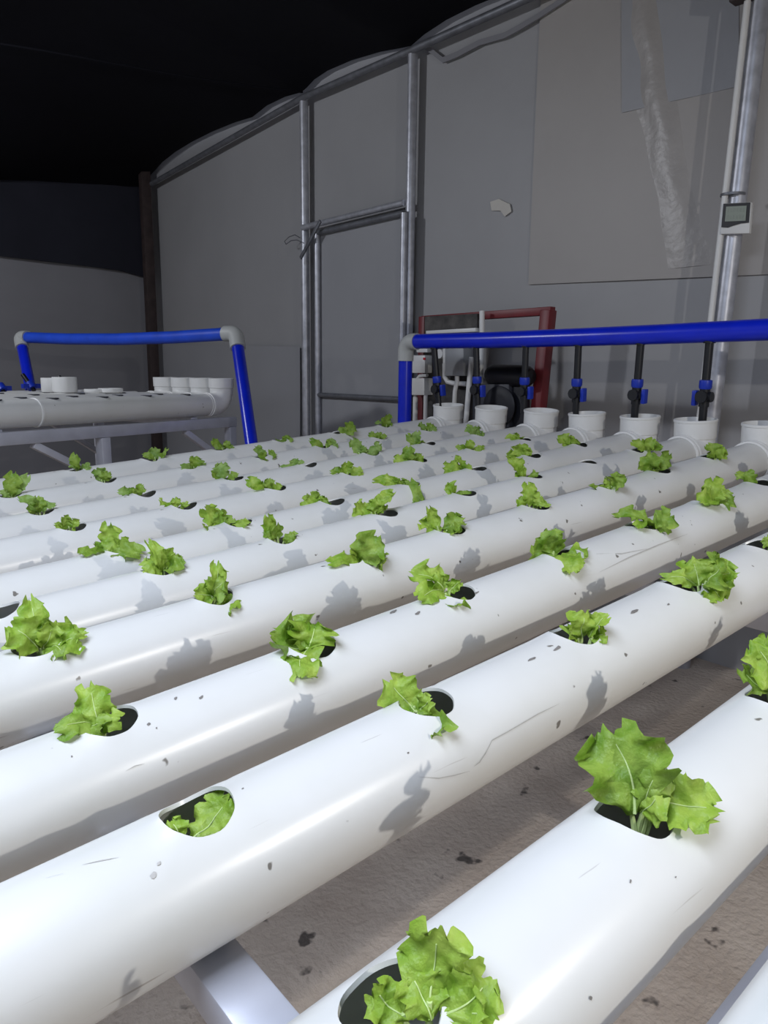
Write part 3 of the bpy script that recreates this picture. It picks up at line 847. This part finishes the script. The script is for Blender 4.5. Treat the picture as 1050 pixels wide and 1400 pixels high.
# ------------------------------------------------------------------ lettuce seedlings
# for each plant: leaves as (base x, base y, tip x, tip y, width) in photograph pixels, laid out at the depth of its own hole
PL_DATA = {
 (1, 0): [(585, 1395, 598, 1272, 78), (605, 1392, 668, 1335, 66), (560, 1398, 512, 1350, 46), (605, 1400, 662, 1390, 60), (590, 1400, 560, 1330, 50)],
 (1, 1): [(868, 1112, 828, 1000, 96), (882, 1100, 902, 1052, 44), (892, 1086, 982, 1108, 58), (875, 1105, 905, 1085, 40)],
 (1, 2): [(1058, 935, 1028, 878, 50), (1060, 935, 1056, 866, 44), (1056, 936, 1018, 912, 30)],
 (2, 0): [(262, 1152, 310, 1088, 62), (246, 1150, 232, 1122, 26)],
 (2, 1): [(574, 982, 530, 930, 52), (562, 968, 602, 1002, 46), (574, 975, 590, 956, 26)],
 (2, 2): [(795, 876, 798, 836, 42), (805, 874, 832, 842, 24), (792, 880, 778, 862, 20), (806, 876, 828, 866, 26)],
 (2, 3): [(952, 800, 906, 789, 20), (958, 802, 946, 764, 40), (966, 802, 990, 766, 50), (972, 798, 986, 822, 36), (975, 800, 1008, 784, 34)],
 (2, 4): [(1052, 750, 1046, 734, 14)],
 (3, 0): [(137, 1000, 124, 937, 40), (132, 996, 76, 1000, 30), (140, 1004, 164, 982, 26), (126, 1002, 142, 990, 24)],
 (3, 1): [(428, 890, 372, 872, 58), (422, 886, 430, 852, 56), (424, 888, 412, 926, 46), (430, 890, 398, 852, 44)],
 (3, 2): [(606, 806, 562, 784, 38), (604, 806, 573, 820, 30), (606, 804, 625, 826, 36), (612, 808, 629, 794, 16), (604, 806, 598, 784, 24)],
 (3, 3): [(760, 760, 734, 738, 46), (758, 758, 752, 726, 34), (768, 756, 802, 762, 42), (766, 760, 782, 782, 34)],
 (3, 4): [(890, 715, 840, 706, 18), (886, 716, 873, 722, 18), (892, 718, 917, 702, 30), (892, 716, 908, 722, 20)],
 (3, 5): [(980, 690, 974, 654, 24), (976, 688, 957, 688, 24), (982, 690, 1003, 678, 22), (980, 690, 986, 672, 18)],
 (3, 6): [(1036, 658, 1006, 649, 16), (1030, 658, 1020, 645, 14)],
 (4, 0): [(56, 884, 42, 817, 28), (54, 888, 14, 855, 44), (58, 886, 72, 850, 26), (66, 890, 112, 872, 48), (70, 888, 118, 866, 22), (62, 890, 88, 894, 26)],
 (4, 1): [(292, 814, 298, 770, 24), (294, 812, 266, 812, 26), (298, 810, 318, 832, 26), (292, 812, 306, 792, 34), (296, 812, 280, 794, 22)],
 (4, 2): [(492, 768, 450, 769, 20), (490, 770, 516, 733, 40), (494, 768, 528, 762, 30), (488, 770, 494, 742, 24)],
 (4, 3): [(604, 722, 574, 714, 26), (600, 722, 588, 694, 16), (606, 722, 634, 710, 28), (608, 722, 624, 728, 20)],
 (4, 4): [(724, 692, 721, 660, 20), (718, 692, 708, 682, 14), (728, 692, 740, 678, 18), (732, 693, 752, 692, 10)],
 (4, 5): [(836, 667, 808, 665, 10), (838, 667, 828, 653, 12), (840, 667, 856, 652, 20), (838, 667, 846, 660, 14)],
 (4, 6): [(894, 643, 873, 634, 14), (895, 643, 889, 618, 22), (898, 642, 916, 620, 18), (897, 643, 902, 632, 22)],
 (4, 7): [(978, 626, 966, 608, 16), (980, 626, 990, 611, 16), (984, 626, 995, 622, 14), (979, 626, 974, 616, 14)],
 (5, 1): [(222, 782, 204, 740, 18), (222, 782, 194, 776, 26), (224, 782, 220, 752, 34), (230, 783, 252, 774, 30), (234, 782, 240, 757, 16)],
 (5, 2): [(376, 736, 366, 705, 18), (376, 736, 360, 728, 12), (380, 737, 378, 718, 18), (386, 737, 404, 732, 16)],
 (5, 3): [(512, 703, 486, 690, 26), (516, 703, 540, 674, 22), (513, 702, 513, 682, 18), (517, 703, 526, 690, 18)],
 (5, 4): [(622, 676, 608, 668, 20), (622, 676, 644, 674, 6)],
 (5, 5): [(714, 651, 694, 630, 20), (718, 653, 706, 644, 18), (722, 653, 735, 651, 13)],
 (5, 7): [(884, 616, 864, 603, 12), (888, 616, 893, 600, 16), (890, 616, 906, 612, 14)],
 (6, 1): [(142, 762, 109, 758, 14), (143, 762, 130, 742, 10), (146, 762, 150, 718, 27), (152, 762, 194, 757, 26), (155, 763, 178, 742, 26)],
 (6, 2): [(308, 724, 281, 694, 24), (302, 723, 279, 720, 14), (310, 724, 300, 700, 24), (315, 724, 340, 716, 18), (311, 724, 318, 708, 14)],
 (6, 3): [(440, 695, 414, 682, 22), (438, 696, 424, 675, 22), (442, 695, 446, 680, 18)],
 (6, 4): [(552, 668, 511, 657, 15), (553, 668, 538, 655, 13), (555, 668, 557, 656, 14), (554, 667, 573, 686, 24)],
 (6, 5): [(630, 647, 607, 638, 22), (630, 647, 622, 625, 12), (634, 647, 645, 638, 12), (631, 647, 632, 634, 16)],
 (6, 6): [(712, 626, 693, 622, 14), (712, 626, 712, 607, 22), (716, 626, 724, 612, 12)],
 (6, 7): [(776, 609, 762, 598, 16), (778, 609, 776, 596, 16), (780, 609, 787, 600, 16)],
 (7, 1): [(92, 721, 74, 718, 9), (95, 721, 87, 706, 14), (98, 721, 109, 714, 14)],
 (7, 2): [(240, 694, 218, 683, 13), (242, 694, 238, 681, 12), (246, 695, 257, 688, 8)],
 (7, 3): [(364, 672, 338, 655, 16), (360, 671, 346, 668, 8), (368, 672, 369, 654, 14), (372, 671, 386, 665, 10)],
 (7, 4): [(473, 650, 452, 645, 13), (475, 650, 473, 632, 16), (479, 650, 496, 644, 13)],
 (7, 5): [(562, 632, 539, 627, 14), (562, 634, 560, 610, 18), (565, 634, 577, 622, 14)],
 (7, 6): [(641, 615, 623, 611, 9), (642, 615, 640, 602, 12), (646, 616, 662, 612, 9)],
 (7, 7): [(708, 602, 692, 597, 9), (707, 602, 708, 593, 12), (711, 602, 716, 598, 8)],
 (8, 1): [(52, 700, 25, 680, 14), (50, 700, 40, 690, 14), (54, 700, 52, 679, 14), (58, 700, 76, 690, 11)],
 (8, 2): [(182, 678, 161, 674, 12), (185, 678, 178, 669, 10), (188, 677, 196, 663, 12)],
 (8, 3): [(306, 655, 289, 645, 16), (306, 655, 303, 633, 20), (311, 655, 326, 650, 11)],
 (8, 4): [(401, 638, 384, 638, 7), (402, 638, 404, 627, 12), (406, 638, 416, 632, 8)],
 (8, 5): [(491, 622, 481, 601, 15), (495, 622, 500, 611, 10), (499, 622, 519, 606, 13)],
 (8, 6): [(566, 612, 557, 594, 10), (568, 612, 570, 590, 14), (570, 612, 575, 604, 12)],
 (8, 7): [(650, 597, 637, 584, 12), (651, 597, 652, 583, 14), (653, 597, 660, 590, 10)],
 (9, 1): [(15, 679, 0, 673, 9), (16, 680, 20, 647, 20), (18, 680, 38, 650, 13)],
 (9, 2): [(140, 658, 131, 641, 16), (142, 658, 148, 645, 13)],
 (9, 3): [(264, 640, 248, 638, 9), (265, 640, 266, 624, 16), (268, 640, 280, 632, 11)],
 (9, 4): [(363, 630, 349, 611, 11), (365, 630, 353, 624, 11), (368, 630, 378, 622, 14)],
 (9, 5): [(442, 612, 424, 602, 11), (446, 613, 450, 601, 9), (450, 613, 460, 605, 17)],
 (9, 6): [(516, 602, 504, 593, 9), (518, 602, 517, 591, 10), (520, 602, 528, 598, 8)],
 (9, 7): [(583, 590, 573, 578, 9), (585, 590, 590, 579, 12), (587, 590, 597, 585, 8)],
 (10, 2): [(106, 643, 94, 639, 7), (107, 643, 104, 621, 13), (110, 643, 123, 636, 11)],
 (10, 3): [(211, 627, 195, 621, 9), (212, 627, 210, 612, 14), (215, 627, 227, 613, 9)],
 (10, 4): [(306, 614, 291, 600, 11), (309, 614, 312, 603, 10), (312, 614, 319, 610, 7)],
 (10, 5): [(391, 605, 377, 600, 7), (393, 605, 392, 595, 10), (394, 605, 401, 601, 7)],
 (10, 6): [(478, 596, 464, 584, 8), (480, 596, 485, 581, 17), (479, 596, 474, 587, 8)],
 (10, 7): [(526, 584, 513, 578, 7), (528, 584, 530, 567, 13), (531, 584, 537, 580, 7)],
}
def leaf_mesh(A, B, width, nrm, rnd, parent, m, nu=16, nv=10, rib=False):
    ax = B - A; L = ax.length; ax = ax / L
    nrm = (nrm - ax * nrm.dot(ax)).normalized()
    sd = ax.cross(nrm)
    arch = L * rnd.uniform(0.10, 0.24) * rnd.choice((1, 1, -0.5))
    k1 = rnd.uniform(9, 14); k2 = rnd.uniform(17, 24); p1 = rnd.uniform(0, 6.28); p2 = rnd.uniform(0, 6.28); p3 = rnd.uniform(0, 6.28)
    cup = rnd.uniform(-0.22, 0.30)
    ruf = rnd.uniform(0.16, 0.26) * width
    skew = rnd.uniform(-0.12, 0.12)
    vs = []; fs = []
    for i in range(nu + 1):
        u = i / nu
        prof = (0.16 + 0.84 * (u / 0.28) ** 1.3) if u < 0.28 else 1.0
        tipf = (u - 0.68) / 0.32
        if tipf > 0: prof *= math.sqrt(max(0.0, 1 - (tipf * 0.93) ** 2.6))
        for j in range(nv + 1):
            v = j / nv * 2 - 1
            edge = abs(v) ** 1.6
            jag = 1 + edge * (0.13 * math.sin(k1 * 1.3 * u + p1 + (1.7 if v > 0 else 0)) + 0.10 * math.sin(k2 * 1.6 * u + p2 + (2.9 if v > 0 else 0)))
            y = v * width * 0.5 * prof * jag + skew * width * math.sin(3.1 * u)
            uu = u + 0.05 * edge * math.sin(k2 * u + p3) * (u > 0.2) + (0.07 * math.sin(5 * v + p1) + 0.05 * math.sin(11 * v + p2)) * max(0, u - 0.75) / 0.25
            z = arch * 4 * u * (1 - u) + cup * width * v * v * prof
            z += ruf * edge * (math.sin(k1 * u + p2 + (2.2 if v > 0 else 0)) * 0.7 + math.sin(k2 * u + p3 + 4 * v) * 0.45) * min(1, u * 3) * prof
            z += 0.05 * width * math.sin(6 * u + 3 * v + p1) + 0.03 * width * math.sin(13 * u - 7 * v + p3) - 0.03 * width * math.exp(-(v / 0.10) ** 2)
            vs.append(A + ax * (L * uu) + sd * y + nrm * z)
    for i in range(nu):
        for j in range(nv):
            q = i * (nv + 1) + j
            fs.append((q, q + 1, q + nv + 2, q + nv + 1))
    mb = MB(); mb.add(vs, fs)
    lf = mb.build('leaf', m, parent, angle=180)
    if rib:
        c = nv // 2
        pts = [vs[i * (nv + 1) + c] + nrm * 0.0004 for i in range(0, int(nu * 0.86), 2)]
        r0 = 0.022 * width
        MB().tube(pts, [max(0.0004, min(0.0018, r0) * (1 - 0.85 * q / len(pts))) for q in range(len(pts))], 6).build('midrib', 'leaf_stem', lf)
    return lf

# the neighbours whose shadows fall into view or that stand just past the frame
for i_, k_ in [(1, 3), (1, 4), (2, 5), (2, 6), (3, 7)] + [(q, -1) for q in range(2, 11)]:
    rg = random.Random(i_ * 13 + k_)
    tc = HOLES[i_][k_ + 4][0]; hc = pf(s_of(i_, tc), tc, -H + PR); dd_ = (hc - C0).length
    L_ = []
    for q in range(3 + (i_ + k_) % 2):
        g = q * 1.9 + rg.uniform(0, 1.5); rad = rg.uniform(0.018, 0.040)
        tip = hc + PL * rad * math.cos(g) + PD * rad * math.sin(g) + PN * rg.uniform(0.015, 0.055)
        bx_, by_ = px_of(hc); tx_, ty_ = px_of(tip)
        L_.append((bx_, by_, tx_, ty_, rg.uniform(26, 40) / dd_))
    PL_DATA[(i_, k_)] = L_
DESC = {2: 'tiny', 3: 'small', 4: 'leafy', 5: 'bushy', 6: 'bushy', 1: 'sprouting'}
for (i, k), leaves in PL_DATA.items():
    rnd = random.Random(i * 31 + k * 7)
    tc = HOLES[i][k + 4][0]
    hc = pf(s_of(i, tc), tc, -H + PR)
    bottom = pf(s_of(i, tc), tc, -H - PR * 0.75)
    lab = '%s lettuce seedling, %s hole from cup end, %s pipe from blue corner post' % (DESC[len(leaves)], ORD[8 - k], ORD[11 - i])
    pt = thing('lettuce_seedling', bottom, lab, 'lettuce', 'lettuce seedlings in the near table')
    dist = (hc - C0).length
    root = hc + PN * -0.05
    stems = MB()
    base_c = Vector((0, 0, 0))
    for li, (bx_, by_, tx_, ty_, wd) in enumerate(leaves):
        A = atD(bx_, by_, dist + 0.004)
        # keep the leaf foot inside its hole
        dv = A - hc
        a_s = max(-0.020, min(0.020, dv.dot(PL))); a_t = max(-0.022, min(0.022, dv.dot(PD)))
        Ah = hc + PL * a_s + PD * a_t + PN * (-0.006)
        A = A if (i, k) == (2, 0) else A.lerp(Ah, 0.6)
        off = rnd.uniform(-0.018, 0.014) * min(1.0, wd / 1000 * dist / 0.04)
        B = atD(tx_, ty_, dist + off)
        # a tip never sinks into the channel
        dvb = B - pf(s_of(i, (B - C0).dot(PD)), (B - C0).dot(PD), -H)
        rad = math.hypot(dvb.dot(PL), dvb.dot(PN))
        if (i, k) != (2, 0):
            for _ in range(40):
                if rad > PR + 0.007: break
                dist_b = (B - C0).length
                B = C0 + (B - C0) * ((dist_b - 0.003) / dist_b)
                tt = (B - C0).dot(PD); dvb = B - pf(s_of(i, tt), tt, -H); rad = math.hypot(dvb.dot(PL), dvb.dot(PN))
        tocam = (C0 - hc).normalized()
        nrm = (tocam * 0.75 + Vector((0, 0, 1)) * 0.55 + Vector((rnd.uniform(-.4, .4), rnd.uniform(-.4, .4), rnd.uniform(-.2, .2)))).normalized()
        wm = wd / 1000.0 * dist * 1.06
        m = ('leaf_bright', 'leaf_bright', 'leaf_mid')[rnd.randrange(3)] if i < 8 else ('leaf_mid', 'leaf_pale')[rnd.randrange(2)]
        small = dist > 1.8
        leaf_mesh(A, B, wm, nrm, rnd, pt, m, 12 if small else 20, 8 if small else 12, dist < 1.15)
        ctrl = A + PN * -0.012
        stems.tube([bottom.lerp(root, 0.4) + PL * rnd.uniform(-.004, .004), root.lerp(ctrl, 0.5), ctrl, A.lerp(B, 0.18)], [0.003, 0.0028, 0.0024, 0.0016], 6)
    stems.build('stem', 'leaf_stem', pt)
    MB().lathe(bottom - PN * 0.010, PN, [(0.001, 0), (0.014, 0.001), (0.017, 0.012), (0.015, 0.026), (0.006, 0.032), (0.001, 0.033)], 12).build('root_plug', 'root_plug', pt)

# ------------------------------------------------------------------ scuffs and scratches on the near channels
def cyl_hit(x, y, i, lift=0.0004):
    q = ray(x, y); a0, a1, a2 = q.dot(PL), q.dot(PD), q.dot(PN)
    sx = PIPES[i][0]
    for _ in range(4):
        A_ = a0 * a0 + a2 * a2; B_ = 2 * (-a0 * sx + a2 * H); C_ = sx * sx + H * H - (PR + lift) ** 2
        D_ = max(0.0, B_ * B_ - 4 * A_ * C_)
        k = (-B_ - math.sqrt(D_)) / (2 * A_)
        sx = s_of(i, a1 * k)
    return C0 + q * k
mat('scuff_grey', (120, 116, 112), rough=0.8, var=0.2, scale=200)
mat('scratch_grey', (178, 176, 172), rough=0.7, var=0.1, scale=200)
CH = {}
for o in bpy.data.objects:
    if o.name.startswith('growing_channel') and o.get('group') == 'white growing pipes of the near table':
        for i in PIPES:
            if o['label'].split(', ')[1].split(' ')[0] == ORD[11 - i]: CH[i] = o
SPOTS = [(2, 867, 836, 8, 4), (2, 914, 826, 3, 2), (2, 727, 901, 7, 3), (2, 762, 886, 9, 4), (3, 240, 955, 4, 3), (3, 275, 953, 4, 3), (3, 203, 990, 4, 3), (3, 214, 995, 2, 2), (3, 98, 1034, 2, 2),
         (3, 652, 810, 5, 2), (3, 538, 836, 7, 3), (3, 571, 838, 6, 3), (2, 209, 1197, 8, 7), (2, 217, 1180, 5, 4), (2, 208, 1128, 2, 2), (1, 862, 1205, 2, 4), (1, 924, 1199, 2, 2), (1, 808, 1364, 3, 5), (2, 332, 1078, 3, 2), (2, 558, 1029, 2, 2)]
for n_, (i, x, y, rx, ry) in enumerate(SPOTS):
    rr_ = random.Random(n_)
    P_ = [cyl_hit(x + rx * math.cos(g) * f, y + ry * math.sin(g) * f - 0.45 * rx * math.cos(g) * f, i) for g, f in ((2 * math.pi * q / 9, rr_.uniform(0.4, 0.85)) for q in range(9))]
    MB().add(P_ + [cyl_hit(x, y, i, 0.0006)], [(q, (q + 1) % 9, 9) for q in range(9)]).build('scuff_mark', 'scratch_grey' if rx in (8, 5) and i == 2 and x < 300 else 'scuff_grey', CH[i])
SCR = [(2, [(648, 1048), (656, 1042), (664, 1030), (673, 1012), (695, 1000), (714, 989), (736, 976), (765, 962)]), (2, [(572, 1062), (600, 1064), (622, 1060), (643, 1054)]), (2, [(112, 1182), (140, 1176), (162, 1172)]), (2, [(63, 1200), (86, 1194)]),
       (3, [(172, 1054), (185, 1047), (198, 1044)]), (3, [(815, 757), (850, 757), (885, 750)]), (3, [(820, 782), (860, 762), (900, 745), (940, 730)])]
for i, L_ in SCR:
    vs = []; fs = []
    for q, (x, y) in enumerate(L_):
        ww = 0.8 if 0 < q < len(L_) - 1 else 0.1
        vs += [cyl_hit(x, y - ww, i), cyl_hit(x, y + ww, i)]
    fs = [(2 * q, 2 * q + 1, 2 * q + 3, 2 * q + 2) for q in range(len(L_) - 1)]
    MB().add(vs, fs).build('scratch', 'scratch_grey', CH[i])
